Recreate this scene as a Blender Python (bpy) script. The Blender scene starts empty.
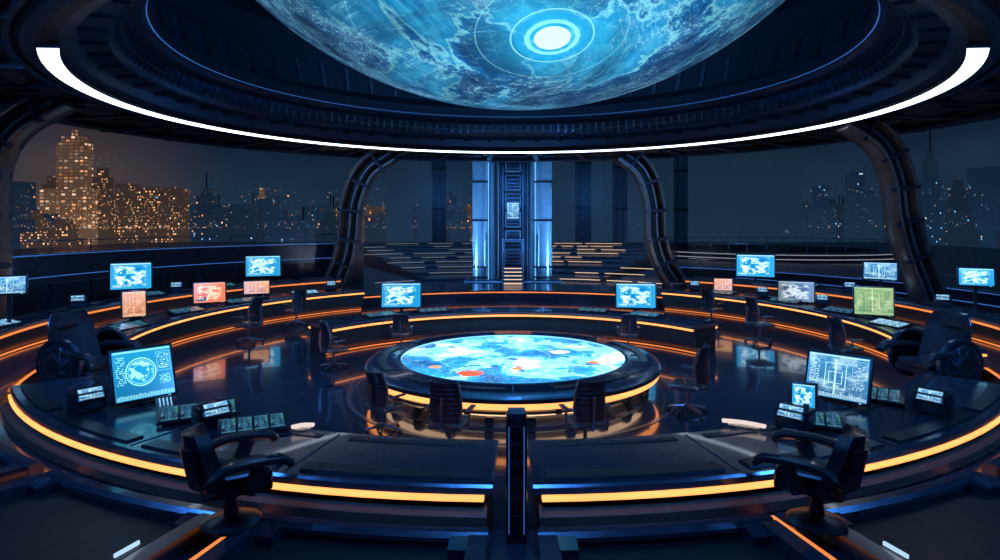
import bpy, bmesh, math, random
from mathutils import Vector, Matrix, Euler
random.seed(7)
sc = bpy.context.scene
try:
    sc.view_settings.view_transform = 'Standard'
except Exception: pass
pi = math.pi; rad = math.radians

# ------------------------------------------------------------------ nodes
class NT:
    def __init__(s, name):
        s.m = bpy.data.materials.new(name); s.m.use_nodes = True
        s.t = s.m.node_tree; s.t.nodes.clear()
        s.out = s.t.nodes.new('ShaderNodeOutputMaterial')
    def n(s, typ, **kw):
        nd = s.t.nodes.new(typ)
        for k, v in kw.items(): setattr(nd, k, v)
        return nd
    def put(s, sock, v):
        if isinstance(v, bpy.types.NodeSocket): s.t.links.new(v, sock)
        elif v is not None: sock.default_value = v
    def math(s, op, a, b=0.0, c=0.0, clamp=False):
        nd = s.n('ShaderNodeMath', operation=op, use_clamp=clamp)
        s.put(nd.inputs[0], a); s.put(nd.inputs[1], b); s.put(nd.inputs[2], c)
        return nd.outputs[0]
    def vm(s, op, a, b=(0, 0, 0), out=0):
        nd = s.n('ShaderNodeVectorMath', operation=op)
        s.put(nd.inputs[0], a); s.put(nd.inputs[1], b)
        return nd.outputs[out]
    def coord(s, which='Object'): return s.n('ShaderNodeTexCoord').outputs[which]
    def noise(s, vec, scale=1, detail=4, rough=.5, dist=0, out='Fac'):
        nd = s.n('ShaderNodeTexNoise'); s.put(nd.inputs['Vector'], vec)
        nd.inputs['Scale'].default_value = scale; nd.inputs['Detail'].default_value = detail
        nd.inputs['Roughness'].default_value = rough; nd.inputs['Distortion'].default_value = dist
        return nd.outputs[out]
    def wnoise(s, vec):
        w = s.n('ShaderNodeTexWhiteNoise', noise_dimensions='3D'); s.put(w.inputs['Vector'], vec); return w.outputs
    def ramp(s, f, pts, interp='LINEAR'):
        nd = s.n('ShaderNodeValToRGB'); s.put(nd.inputs[0], f); cr = nd.color_ramp
        cr.interpolation = interp
        while len(cr.elements) < len(pts): cr.elements.new(.5)
        for e, (p, c) in zip(cr.elements, pts):
            e.position = p; e.color = (c[0], c[1], c[2], 1) if not isinstance(c, (int, float)) else (c, c, c, 1)
        return nd.outputs[0]
    def mix(s, f, a, b, blend='MIX'):
        nd = s.n('ShaderNodeMix', data_type='RGBA', blend_type=blend)
        s.put(nd.inputs[0], f)
        s.put(nd.inputs[6], a if not isinstance(a, tuple) else (*a[:3], 1))
        s.put(nd.inputs[7], b if not isinstance(b, tuple) else (*b[:3], 1))
        return nd.outputs[2]
    def sep(s, v):
        nd = s.n('ShaderNodeSeparateXYZ'); s.put(nd.inputs[0], v); return nd.outputs
    def surf(s, col=(0, 0, 0), rough=.4, metal=0, emis=None, estr=0, coat=0, bump=None, bstr=.2, spec=.5):
        p = s.n('ShaderNodeBsdfPrincipled')
        s.put(p.inputs['Base Color'], col if not isinstance(col, tuple) else (*col[:3], 1))
        s.put(p.inputs['Roughness'], rough); s.put(p.inputs['Metallic'], metal)
        p.inputs['Coat Weight'].default_value = coat
        p.inputs['Specular IOR Level'].default_value = spec
        if emis is not None:
            s.put(p.inputs['Emission Color'], emis if not isinstance(emis, tuple) else (*emis[:3], 1))
            s.put(p.inputs['Emission Strength'], estr)
        if bump is not None:
            b = s.n('ShaderNodeBump'); b.inputs['Strength'].default_value = bstr
            s.put(b.inputs['Height'], bump); s.t.links.new(b.outputs[0], p.inputs['Normal'])
        s.t.links.new(p.outputs[0], s.out.inputs[0]); return s.m

def simple(name, col, rough=.4, metal=0., coat=0., nscale=6., vary=.35):
    k = NT(name); c = k.coord()
    f = k.noise(c, nscale, 5, .6)
    a = tuple(x * (1 - vary) for x in col); b = tuple(x * (1 + vary) for x in col)
    r = k.math('MULTIPLY_ADD', f, rough * .6, rough * .7)
    return k.surf(k.mix(f, a, b), r, metal, coat=coat)
def glow(name, col, st):
    k = NT(name)
    f = k.noise(k.coord(), 1.3, 2)
    return k.surf((.02, .02, .02), .4, emis=col, estr=k.math('MULTIPLY_ADD', f, st * .5, st * .75))

M_dark = simple('black_gunmetal', (.028, .046, .078), .30, .7)
M_rib = simple('rib_bronze_metal', (.22, .17, .15), .32, .85)
M_ceil = simple('ceiling_black_panel', (.010, .016, .027), .42, .4)
M_dome = simple('dome_navy_panel', (.05, .10, .19), .32, .6)
M_desk = simple('desk_gloss_navy', (.014, .030, .064), .17, .2, .3)
M_apron = simple('desk_apron_metal', (.15, .13, .13), .40, .5)
M_blk = simple('matte_black', (.006, .009, .014), .45)
M_seat = simple('chair_leather', (.012, .018, .032), .34, .0, .3, 20)
M_steel = simple('brushed_steel', (.20, .26, .34), .3, .9)
M_col = simple('column_blue_steel', (.26, .42, .58), .32, .4)
M_edge = simple('edge_trim_metal', (.14, .23, .38), .24, .9)
M_amber = glow('amber_led', (1, .31, .085), 2.3)
M_amberd = glow('amber_led_dim', (1, .26, .06), 1.1)
M_white = glow('white_led', (.74, .87, 1), 4.0)
M_blue = glow('blue_led', (.05, .22, .75), .7)
M_cool = glow('cool_white_led', (.5, .75, 1), 1.0)
M_cyan = glow('cyan_led', (.2, .6, 1), 1.5)
M_warmw = glow('warm_white_led', (1, .60, .34), 1.4)
M_pale = glow('pale_armrest_glow', (1, .82, .74), .9)  # armrest highlight put in as emission
M_walk = glow('walkway_led', (.8, .8, .85), .35)

# floor
k = NT('floor_gloss'); c = k.coord()
x, y, z = k.sep(c)
rr = k.math('SQRT', k.math('ADD', k.math('POWER', x, 2), k.math('POWER', y, 2)))
th = k.math('ARCTAN2', x, y)
ln1 = k.math('LESS_THAN', k.math('FRACT', k.math('MULTIPLY', rr, .62)), .03)
ln2 = k.math('LESS_THAN', k.math('FRACT', k.math('MULTIPLY', th, 24 / (2 * pi))), .012)
ln = k.math('MAXIMUM', ln1, ln2)
nz = k.noise(c, .9, 5, .6)
k.surf(k.mix(ln, k.mix(nz, (.012, .026, .056), (.026, .052, .098)), (.003, .004, .006)),
       k.math('MULTIPLY_ADD', nz, .18, .04), .4, coat=.6, bump=ln, bstr=-.12)
M_floor = k.m
k = NT('plaza_stone'); c = k.coord(); nz = k.noise(c, .3, 5)
k.surf(k.mix(nz, (.03, .05, .085), (.055, .09, .14)), .25, .1); M_plaza = k.m

# hologram map of table
k = NT('holo_map'); c = k.vm('MULTIPLY', k.coord(), (1, 1, 0))
n1 = k.noise(c, .62, 9, .58, .25); n2 = k.noise(k.vm('ADD', c, (7, 3, 1)), 1.3, 7, .6, .2); n3 = k.noise(c, 5, 5, .7)
col = k.ramp(n1, [(.36, (.0, .10, .32)), (.44, (.005, .26, .68)), (.49, (.03, .50, .95)), (.5, (.6, .97, 1)), (.52, (.10, .68, 1)), (.57, (.36, .90, 1)), (.62, (.95, 1, 1)), (.72, (.4, .85, 1))])
col = k.mix(k.ramp(n2, [(.38, 1.), (.41, 0.)]), col, (.0, .14, .46))
col = k.mix(k.math('MULTIPLY', k.math('LESS_THAN', k.math('FRACT', k.math('MULTIPLY', n2, 16)), .07), .5), col, (.75, 1, 1))
col = k.mix(k.ramp(n3, [(.56, 0.), (.8, .4)]), col, (.7, .95, 1))
for px_, py_, sz, th_, cc in ((-.95, -1.75, 1.9, .30, (1, .10, .03)), (-1.8, -1.15, 3.6, .30, (1, .35, .15)), (.1, -1.3, 4.0, .30, (1, .25, .06)), (1.2, .5, 2.2, .30, (.95, .7, .75)), (1.9, -.7, 4.2, .3, (1, .2, .08))):
    spot_ = k.math('SUBTRACT', 1.0, k.math('MULTIPLY', k.vm('DISTANCE', c, (px_, py_, 0), out=1), sz), clamp=True)
    col = k.mix(k.math('GREATER_THAN', k.math('MULTIPLY', spot_, n3), th_ * .8), col, cc)
rr = k.vm('LENGTH', c, out=1)
rg = k.math('LESS_THAN', k.math('FRACT', k.math('MULTIPLY', rr, 1.1)), .02)
col = k.mix(k.math('MULTIPLY', rg, .4), col, (.7, .95, 1))
k.surf((.01, .01, .01), .2, emis=col, estr=1.6); M_holo = k.m

# planet hologram
k = NT('planet_hologram'); c = k.coord()
SP = Vector((.64, -3.73, -9.96)).normalized()
nc = k.vm('NORMALIZE', c)
d = k.vm('DISTANCE', nc, tuple(SP), out=1)
n1 = k.noise(c, .17, 10, .6, .5); n2 = k.noise(c, .55, 10, .72, .3); n3 = k.noise(c, 2.2, 7, .75); n4 = k.noise(k.vm('ADD', c, (20, 4, 9)), .22, 9, .62, .7)
base = k.ramp(n2, [(.34, (.002, .012, .034)), (.48, (.006, .034, .085)), (.56, (.02, .075, .15)), (.64, (.07, .16, .27)), (.75, (.2, .32, .44))])
neb = k.ramp(n1, [(.38, (.0, .012, .055)), (.46, (.0, .045, .18)), (.495, (.0, .15, .44)), (.505, (.25, .85, 1)), (.52, (.0, .28, .64)), (.56, (.04, .52, .90)), (.60, (.0, .18, .48)), (.75, (.0, .04, .15))])
msk = k.math('MULTIPLY', k.math('SUBTRACT', 1.1, k.math('MULTIPLY', d, 1.9), clamp=True), k.ramp(n4, [(.42, 0.05), (.58, 1.)]))
col = k.mix(msk, base, neb)
col = k.mix(k.math('MULTIPLY', k.ramp(n3, [(.52, 0.), (.7, 1.)]), .28), col, (.08, .26, .42))
con = k.math('LESS_THAN', k.math('FRACT', k.math('MULTIPLY', n4, 30)), .07)
con2 = k.math('MULTIPLY', con, k.ramp(n2, [(.42, 0.), (.58, 1.)]))
col = k.mix(k.math('MULTIPLY', con2, .7), col, (.3, .78, .95))
a_ = k.math('ARCTAN2', k.sep(nc)[0], k.sep(nc)[1])
gr = k.math('LESS_THAN', k.math('FRACT', k.math('MULTIPLY', a_, 36 / (2 * pi))), .02)
col = k.mix(k.math('MULTIPLY', gr, .14), col, (.3, .6, .8))
for r0, w_, a, cc in ((.155, .0012, .3, (.4, .9, 1)), (.42, .0012, .2, (.3, .8, 1)), (.62, .002, .2, (.3, .7, .9)), (.068, .008, .75, (.0, .22, .55)), (.051, .005, .9, (.4, .95, 1)), (.084, .002, .6, (.4, .95, 1))):
    m_ = k.math('LESS_THAN', k.math('ABSOLUTE', k.math('SUBTRACT', d, r0)), w_)
    col = k.mix(k.math('MULTIPLY', m_, a), col, cc)
halo = k.math('MULTIPLY', k.math('POWER', k.math('SUBTRACT', 1.0, k.math('MULTIPLY', d, 4.5), clamp=True), 2), .75)
col = k.mix(halo, col, (.02, .55, .95))
col = k.mix(k.math('LESS_THAN', d, .037), col, (.6, 1, 1))
k.surf((.01, .01, .01), .5, emis=col, estr=1.35); M_globe = k.m

# screens
def screen(name, bg, mid, fg, acc, kind, seed, st=1.5, ring=False):
    k = NT(name); uv = k.coord('UV')
    u, v, _ = k.sep(uv)
    o = k.vm('ADD', uv, (seed * 3.1, seed * 1.7, 0))
    def rect(u0, u1, v0, v1, t=.006, fill=False):
        du = k.math('SUBTRACT', k.math('ABSOLUTE', k.math('SUBTRACT', u, (u0 + u1) / 2)), (u1 - u0) / 2)
        dv = k.math('SUBTRACT', k.math('ABSOLUTE', k.math('SUBTRACT', v, (v0 + v1) / 2)), (v1 - v0) / 2)
        dd = k.math('MAXIMUM', du, dv)
        return k.math('LESS_THAN', dd, 0) if fill else k.math('LESS_THAN', k.math('ABSOLUTE', dd), t)
    def text(u0, u1, v0, v1, rows=26):
        inside = rect(u0, u1, v0, v1, fill=True)
        cell = k.vm('FLOOR', k.vm('MULTIPLY', o, (40, rows, 1)))
        t = k.math('MULTIPLY', k.math('GREATER_THAN', k.wnoise(cell)['Value'], .42), k.math('LESS_THAN', k.math('FRACT', k.math('MULTIPLY', k.sep(o)[1], rows)), .5))
        return k.math('MULTIPLY', t, inside)
    n1 = k.noise(o, 3.4, 8, .6, .2)
    if kind == 'map':
        col = k.ramp(n1, [(.40, bg), (.48, mid), (.52, fg), (.57, fg), (.60, mid), (.72, bg)])
        edge = k.math('MAXIMUM', k.math('ABSOLUTE', k.math('SUBTRACT', u, .48)), k.math('ABSOLUTE', k.math('SUBTRACT', v, .5)))
        col = k.mix(k.ramp(edge, [(.30, 0.), (.42, 1.)]), col, tuple(b_ * .5 + m_ * .5 for b_, m_ in zip(bg, mid)))
        g1 = k.math('LESS_THAN', k.math('FRACT', k.math('MULTIPLY', u, 8)), .05); g2 = k.math('LESS_THAN', k.math('FRACT', k.math('MULTIPLY', v, 6)), .06)
        col = k.mix(k.math('MULTIPLY', k.math('MAXIMUM', g1, g2), .3), col, mid)
        col = k.mix(k.math('MULTIPLY', text(.05, .3, .72, .9), .6), col, fg)
        col = k.mix(k.math('MULTIPLY', text(.05, .45, .06, .16), .6), col, fg)
    else:
        col = k.mix(v, bg, mid)
        cnt = k.math('LESS_THAN', k.math('FRACT', k.math('MULTIPLY', n1, 14)), .12)
        if not ring:
            col = k.mix(k.ramp(n1, [(.50, 0.), (.62, .45)]), col, fg)
            col = k.mix(k.math('MULTIPLY', cnt, .3), col, fg)
            for R_ in ((.30, .64, .22, .80), (.36, .58, .34, .60), (.46, .475, .1, .9)):
                col = k.mix(k.math('MULTIPLY', rect(*R_, t=.006), .9), col, fg)
        wv = k.math('MULTIPLY_ADD', k.noise(k.vm('MULTIPLY', o, (16, 0, 1)), 1, 3), .14, .03)
        col = k.mix(k.math('MULTIPLY', k.math('MULTIPLY', k.math('LESS_THAN', v, wv), k.math('LESS_THAN', k.math('FRACT', k.math('MULTIPLY', u, 40)), .6)), .6), col, fg)
        col = k.mix(k.math('MULTIPLY', text(.04, .2, .3, .88), .7), col, fg)
        col = k.mix(k.math('MULTIPLY', rect(.74, .97, .5, .9, t=.004), .6), col, fg)
        col = k.mix(k.math('MULTIPLY', text(.76, .95, .54, .87), .7), col, acc)
        col = k.mix(k.math('MULTIPLY', text(.76, .95, .24, .42, 40), .7), col, fg)
    if ring:
        dd = k.vm('DISTANCE', k.vm('MULTIPLY', uv, (1.1, 1, 0)), (.50, .54, 0), out=1)
        col = k.mix(k.math('LESS_THAN', dd, .27), col, mid)
        n5 = k.noise(o, 6, 6, .6)
        col = k.mix(k.math('MULTIPLY', k.math('LESS_THAN', dd, .22), k.math('GREATER_THAN', n5, .54)), col, fg)
        for r0, w_ in ((.28, .010), (.24, .004), (.15, .004)):
            col = k.mix(k.math('LESS_THAN', k.math('ABSOLUTE', k.math('SUBTRACT', dd, r0)), w_), col, fg)
    col = k.mix(k.math('MULTIPLY', k.math('GREATER_THAN', v, .95), .6), col, fg)
    brd = k.math('GREATER_THAN', k.math('MAXIMUM', k.math('ABSOLUTE', k.math('SUBTRACT', u, .5)), k.math('ABSOLUTE', k.math('SUBTRACT', v, .5))), .487)
    col = k.mix(brd, col, mid)
    k.surf((.01, .01, .01), .15, emis=col, estr=st); return k.m
S_map = screen('screen_blue_map', (.005, .16, .42), (.03, .42, .78), (.75, .98, 1), (.5, .9, 1), 'map', 1, 1.45)
S_map2 = screen('screen_blue_chart', (.005, .14, .36), (.02, .36, .68), (.65, .95, 1), (.5, .9, 1), 'map', 4.4, 1.45)
S_ui = screen('screen_blue_ui', (.005, .12, .28), (.012, .30, .58), (.35, .93, 1), (.5, .95, 1), 'ui', 2.3, 1.4, True)
S_ui2 = screen('screen_navy_ui', (.012, .09, .24), (.03, .24, .52), (.6, .93, 1), (.7, .9, 1), 'ui', 5.1, 1.35)
S_org = screen('screen_orange', (.6, .09, .03), (.95, .26, .09), (1, .72, .45), (1, .7, .4), 'map', 3, 1.3)
S_yel = screen('screen_amber', (.5, .13, .05), (.85, .34, .12), (1, .75, .45), (1, .8, .5), 'ui', 4, 1.1)
S_grn = screen('screen_green', (.12, .32, .15), (.28, .55, .22), (.8, 1, .6), (.05, .12, .1), 'ui', 6, .9)
S_red = screen('screen_grey_red', (.03, .05, .08), (.3, .38, .42), (.85, .95, 1), (1, .25, .1), 'map', 8, .9)
S_keys = screen('keys_backlit', (.003, .008, .016), (.006, .04, .09), (.15, .55, .9), (.2, 1, .6), 'ui', 9, .7)

# city facades: mostly dark, sparse small windows
def city(name, warm, cool, dens, st, hz, wf=.5, cw=1.5, chh=2.0):
    k = NT(name); uv = k.coord('UV')
    sc_ = k.vm('MULTIPLY', uv, (1 / cw, 1 / chh, 1))
    cell = k.vm('FLOOR', sc_)
    w = k.wnoise(cell)
    fx, fy, _ = k.sep(k.vm('FRACTION', sc_))
    win = k.math('MULTIPLY', k.math('LESS_THAN', k.math('ABSOLUTE', k.math('SUBTRACT', fx, .5)), .34), k.math('LESS_THAN', k.math('ABSOLUTE', k.math('SUBTRACT', fy, .5)), .28))
    clus = k.ramp(k.noise(uv, .07, 4, .6), [(.42, .35), (.62, 1.)])
    lit = k.math('GREATER_THAN', k.math('MULTIPLY', w['Value'], clus), 1 - dens)
    wc = k.sep(w['Color'])
    colr = k.mix(k.math('GREATER_THAN', wc[1], wf), warm, cool)
    br = k.math('MULTIPLY_ADD', k.math('POWER', wc[0], 5), 3.0 * st, .3 * st)
    nd = k.n('ShaderNodeVectorMath', operation='SCALE'); k.put(nd.inputs[0], colr); k.put(nd.inputs[3], br)
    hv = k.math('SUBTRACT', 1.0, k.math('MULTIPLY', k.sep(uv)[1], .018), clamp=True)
    haz = k.mix(hv, tuple(v * .5 for v in hz), hz)  # haze painted into the facade as emission, stronger lower down
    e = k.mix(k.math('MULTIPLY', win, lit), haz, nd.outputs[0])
    k.surf((.02, .03, .04), .7, emis=e, estr=1.0); return k.m
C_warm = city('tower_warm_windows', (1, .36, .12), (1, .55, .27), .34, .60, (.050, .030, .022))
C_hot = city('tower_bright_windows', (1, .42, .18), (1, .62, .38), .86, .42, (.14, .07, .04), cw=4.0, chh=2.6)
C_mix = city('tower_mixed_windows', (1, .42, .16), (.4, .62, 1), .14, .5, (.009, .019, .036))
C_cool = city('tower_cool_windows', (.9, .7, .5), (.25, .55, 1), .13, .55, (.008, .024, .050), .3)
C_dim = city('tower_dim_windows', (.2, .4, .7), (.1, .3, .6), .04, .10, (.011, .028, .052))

# ------------------------------------------------------------------ geometry
class B:
    def __init__(s):
        s.bm = bmesh.new(); s.mats = []; s.uv = s.bm.loops.layers.uv.new('UVMap')
    def mi(s, m):
        if m not in s.mats: s.mats.append(m)
        return s.mats.index(m)
    def box(s, c, size, m, rot=(0, 0, 0), bev=0, seg=2, mat=None):
        mx = Matrix.Translation(c) @ Euler(rot).to_matrix().to_4x4() @ Matrix.Diagonal((*size, 1))
        if mat is not None: mx = mat @ mx
        r = bmesh.ops.create_cube(s.bm, size=1, matrix=mx)
        vs = r['verts']; fs = {f for v in vs for f in v.link_faces}; i = s.mi(m)
        for f in fs: f.material_index = i
        if bev > 0:
            es = list({e for v in vs for e in v.link_edges})
            bmesh.ops.bevel(s.bm, geom=es, offset=bev, segments=seg, affect='EDGES', profile=.6)
    def cone(s, p0, p1, r0, r1, m, seg=16):
        p0, p1 = Vector(p0), Vector(p1); d = p1 - p0
        q = Vector((0, 0, 1)).rotation_difference(d).to_matrix().to_4x4()
        mx = Matrix.Translation((p0 + p1) / 2) @ q
        r = bmesh.ops.create_cone(s.bm, cap_ends=True, segments=seg, radius1=r0, radius2=r1, depth=d.length, matrix=mx)
        i = s.mi(m)
        for f in {f for v in r['verts'] for f in v.link_faces}: f.material_index = i
    def cyl(s, p0, p1, r, m, seg=16): s.cone(p0, p1, r, r, m, seg)
    def lathe(s, prof, m, c=(0, 0), a0=0, a1=360, seg=None, closed=True):
        """pos = c + (R sin a, -R cos a); m: material or list per profile edge"""
        full = abs(a1 - a0) >= 359.9
        n = seg or max(3, int(abs(a1 - a0) / 2.2))
        rings = []
        for j in range(n if full else n + 1):
            a = rad(a0 + (a1 - a0) * j / n)
            rings.append([s.bm.verts.new((c[0] + R * math.sin(a), c[1] - R * math.cos(a), z)) for R, z in prof])
        P = len(prof); E = P if closed else P - 1
        for j in range(n):
            A = rings[j]; C = rings[(j + 1) % len(rings)]
            for q in range(E):
                mm = m[q % len(m)] if isinstance(m, list) else m
                f = s.bm.faces.new((A[q], A[(q + 1) % P], C[(q + 1) % P], C[q])); f.material_index = s.mi(mm)
        if closed and not full:
            mm = m[0] if isinstance(m, list) else m
            for R_ in (rings[0], rings[-1]):
                f = s.bm.faces.new(R_); f.material_index = s.mi(mm)
    def sweep(s, pts, w, d, m, side=None):
        pts = [Vector(p) for p in pts]; rings = []
        for i, p in enumerate(pts):
            t = (pts[min(i + 1, len(pts) - 1)] - pts[max(i - 1, 0)]).normalized()
            dp = Vector(side) if side else Vector((0, 1, 0))
            lat = t.cross(dp).normalized(); dp = lat.cross(t).normalized()
            b = .28
            sec = [(-.5, -.5 + b), (-.5 + b * .8, -.5), (.5 - b * .8, -.5), (.5, -.5 + b), (.5, .5 - b), (.5 - b * .8, .5), (-.5 + b * .8, .5), (-.5, .5 - b)]
            rings.append([s.bm.verts.new(p + lat * (a * w) + dp * (e * d)) for a, e in sec])
        i = s.mi(m)
        for A, C in zip(rings, rings[1:]):
            for q in range(8):
                s.bm.faces.new((A[q], A[(q + 1) % 8], C[(q + 1) % 8], C[q])).material_index = i
        s.bm.faces.new(rings[0]).material_index = i; s.bm.faces.new(rings[-1]).material_index = i
    def quad(s, ps, m):
        vs = [s.bm.verts.new(p) for p in ps]; f = s.bm.faces.new(vs); f.material_index = s.mi(m)
        for l, uvv in zip(f.loops, ((0, 0), (1, 0), (1, 1), (0, 1))): l[s.uv].uv = uvv
    def shell(s, fn, nu, nv, th, m):
        g = []
        for sgn in (0, 1):
            g.append([[s.bm.verts.new(Vector(fn(i / nu, j / nv)[0]) + Vector(fn(i / nu, j / nv)[1]) * (th * (sgn - .5))) for i in range(nu + 1)] for j in range(nv + 1)])
        k_ = s.mi(m)
        for G in g:
            for j in range(nv):
                for i in range(nu):
                    s.bm.faces.new((G[j][i], G[j][i + 1], G[j + 1][i + 1], G[j + 1][i])).material_index = k_
        def edge(l0, l1):
            for a in range(len(l0) - 1):
                s.bm.faces.new((l0[a], l0[a + 1], l1[a + 1], l1[a])).material_index = k_
        edge(g[0][0], g[1][0]); edge(g[0][-1], g[1][-1])
        edge([r[0] for r in g[0]], [r[0] for r in g[1]]); edge([r[-1] for r in g[0]], [r[-1] for r in g[1]])
    def build(s, name, loc=(0, 0, 0), yaw=0, scale=1, recalc=True):
        if recalc: bmesh.ops.recalc_face_normals(s.bm, faces=s.bm.faces)
        me = bpy.data.meshes.new(name); s.bm.to_mesh(me); s.bm.free()
        for m in s.mats: me.materials.append(m)
        me.polygons.foreach_set('use_smooth', [True] * len(me.polygons))
        try: me.set_sharp_from_angle(angle=rad(32))
        except Exception: pass
        o = bpy.data.objects.new(name, me); sc.collection.objects.link(o)
        o.location = loc; o.rotation_euler = (0, 0, yaw); o.scale = (scale,) * 3
        return o
def inst(o, loc, yaw=0, scale=1):
    n = bpy.data.objects.new(o.name.split('.')[0], o.data); sc.collection.objects.link(n)
    n.location = loc; n.rotation_euler = (0, 0, yaw); n.scale = (scale,) * 3; return n

RC = (0, 20)     # room centre
TC = (0, 15.4)   # table centre

# ---------------- floor
b = B(); b.box((0, 0, -.1), (38, 46, .2), M_floor); b.build('floor', (0, 14, 0))
b = B()
b.lathe([(12.75, .002), (12.75, .5), (16.2, .5), (16.2, .002)], M_desk, a0=52, a1=308, seg=110)
b.lathe([(12.74, .42), (12.70, .40), (12.70, .38), (12.74, .36)], M_amberd, a0=60, a1=300, seg=110)
b.build('raised_outer_tier', (0, 20, 0))
b = B()
b.lathe([(12.75, .002), (12.75, .5), (19, .5), (19, .002)], M_desk, a0=-51.8, a1=51.8, seg=60)
b.build('raised_viewing_tier', (0, 20, 0))

# ---------------- foreground trays on tier
b = B()
def sector_frame(b, r0, r1, a0, a1, z0, z1, w, m, mi_):
    aw = math.degrees(w / ((r0 + r1) / 2))
    prof = lambda p, q: [(p, z0), (p, z1 - .05), (p + .05, z1), (q - .05, z1), (q, z1 - .05), (q, z0)]
    mm = [M_apron, M_edge, m, M_edge, m, m]
    n = max(4, int((a1 - a0) / 1.2))
    b.lathe(prof(r0, r0 + w), mm, a0=a0, a1=a1, seg=n)
    b.lathe(prof(r1 - w, r1), mm, a0=a0, a1=a1, seg=n)
    b.lathe(prof(r0 + w - .04, r1 - w + .04), m, a0=a0, a1=a0 + aw, seg=2)
    b.lathe(prof(r0 + w - .04, r1 - w + .04), m, a0=a1 - aw, a1=a1, seg=2)
    b.lathe([(r0 + w, z0), (r0 + w, z0 + .02), (r1 - w, z0 + .02), (r1 - w, z0)], mi_, a0=a0 + aw, a1=a1 - aw, seg=n)
    for aa, sg in ((a0 + aw, 1), (a1 - aw, -1)):
        b.lathe([(r0 + w, z0), (r0 + w, z1 - .02), (r0 + w + .22, z1 - .06), (r0 + w + .22, z0)], m, a0=aa, a1=aa + sg * .9, seg=1)
    # thin blue metal strip on inner lip, added for a highlight
    b.lathe([(r0 + w + .001, z1 - .09), (r0 + w + .012, z1 - .09), (r0 + w + .012, z1 - .075), (r0 + w + .001, z1 - .075)], M_edge, a0=a0 + 2 * aw, a1=a1 - 2 * aw, seg=n)
for a0, a1 in ((-13.2, -1.2), (1.2, 13.2), (-29, -15.2), (15.2, 29), (-46, -31), (31, 46)):
    sector_frame(b, 13.0, 15.6, a0, a1, .5, .68, .22, M_desk, M_blk)
b.build('recessed_floor_trays', (0, 20, 0))
b = B()
for a in (-30, -14.2, 14.2, 30):
    b.lathe([(12.85, .5), (12.85, .53), (15.4, .53), (15.4, .5)], M_amberd, a0=a - .1, a1=a + .1, seg=1)
b.build('amber_floor_strip', (0, 20, 0))
b = B()
for a in (-17.6, 17.4):
    b.lathe([(13.75, .52), (13.75, .56), (14.05, .56), (14.05, .52)], M_cool, a0=a - .05, a1=a + .05, seg=1)
b.build('white_floor_strip', (0, 20, 0))

# ---------------- ring desks
def desk(name, c, r0, r1, a0, a1, zt=.95, z0=0., inner=True, outer=True, div=8, am=None):
    am = am or M_amber
    b = B()
    b.lathe([(r0, zt - .11), (r0, zt - .03), (r0 + .03, zt), (r1 - .03, zt), (r1, zt - .03), (r1, zt - .11)], [M_edge, M_edge, M_desk, M_edge, M_edge, M_desk], a0=a0, a1=a1)
    b.lathe([(r0 + .42, z0 + .002), (r0 + .42, z0 + .1), (r0 + .22, z0 + .35), (r0 + .12, zt - .11), (r1 - .1, zt - .11), (r1 - .1, z0 + .002)], [M_blk, M_apron, M_apron, M_desk, M_dark, M_dark], a0=a0 + .3, a1=a1 - .3)
    if inner:
        b.lathe([(r0 + .12, zt - .12), (r0 + .03, zt - .125), (r0 + .0, zt - .135), (r0 + .0, zt - .175), (r0 + .12, zt - .2)], [am, am, am, M_dark, M_dark], a0=a0 + .5, a1=a1 - .5)
        b.lathe([(r0 + .41, z0 + .03), (r0 + .36, z0 + .03), (r0 + .36, z0 + .06), (r0 + .41, z0 + .06)], M_amberd, a0=a0 + .5, a1=a1 - .5)
    if outer:
        b.lathe([(r1 - .1, zt - .12), (r1 + .0, zt - .13), (r1 + .035, zt - .14), (r1 + .035, zt - .18), (r1 - .1, zt - .21)], [M_amber, M_amber, M_amber, M_dark, M_dark], a0=a0 + .5, a1=a1 - .5)
        b.lathe([(r1 - .1, zt - .25), (r1 + .02, zt - .26), (r1 + .13, zt - .32), (r1 + .14, zt - .44), (r1 - .1, zt - .46)], M_apron, a0=a0 + .3, a1=a1 - .3)
    n = max(1, int((a1 - a0) / div))
    for i in range(n):
        s0 = a0 + (a1 - a0) * i / n; s1 = a0 + (a1 - a0) * (i + 1) / n
        b.lathe([(r0 + .12, zt), (r0 + .12, zt + .012), (r1 - .12, zt + .012), (r1 - .12, zt)], M_edge, a0=s1 - .1, a1=s1 + .0, seg=1)
        b.lathe([(r1 - .42, zt), (r1 - .40, zt + .03), (r1 - .16, zt + .03), (r1 - .14, zt)], M_dark, a0=s0 + .8, a1=s1 - .8, seg=6)
        b.lathe([(r0 + .16, zt), (r0 + .18, zt + .015), (r0 + .30, zt + .015), (r0 + .32, zt)], M_dark, a0=s0 + 1.2, a1=s1 - 1.2, seg=6)
    return b.build(name, (c[0], c[1], 0))
desk('curved_console_desk', RC, 11.0, 12.6, -50, -1.1, div=12)
desk('curved_console_desk', RC, 11.0, 12.6, 1.1, 50, div=12)
desk('curved_console_desk', RC, 11.0, 12.6, 68, 142)
desk('curved_console_desk', RC, 11.0, 12.6, -142, -68)
desk('curved_console_desk', TC, 6.4, 7.6, 122, 238)
desk('curved_console_desk', RC, 13.7, 14.9, 62, 142, zt=1.3, z0=.5, outer=False, am=M_amberd)
desk('curved_console_desk', RC, 13.7, 14.9, -142, -62, zt=1.3, z0=.5, outer=False, am=M_amberd)
b = B()
b.lathe([(4.9, .002), (4.8, .36), (4.83, .42), (5.55, .42), (5.6, .36), (5.6, .002)], [M_apron, M_edge, M_desk, M_edge, M_dark, M_dark], a0=148, a1=212)
for s in range(4):
    b.lathe([(4.80, .26), (4.77, .26), (4.77, .33), (4.80, .33)], M_amber, a0=149 + s * 16, a1=162 + s * 16, seg=6)
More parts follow.
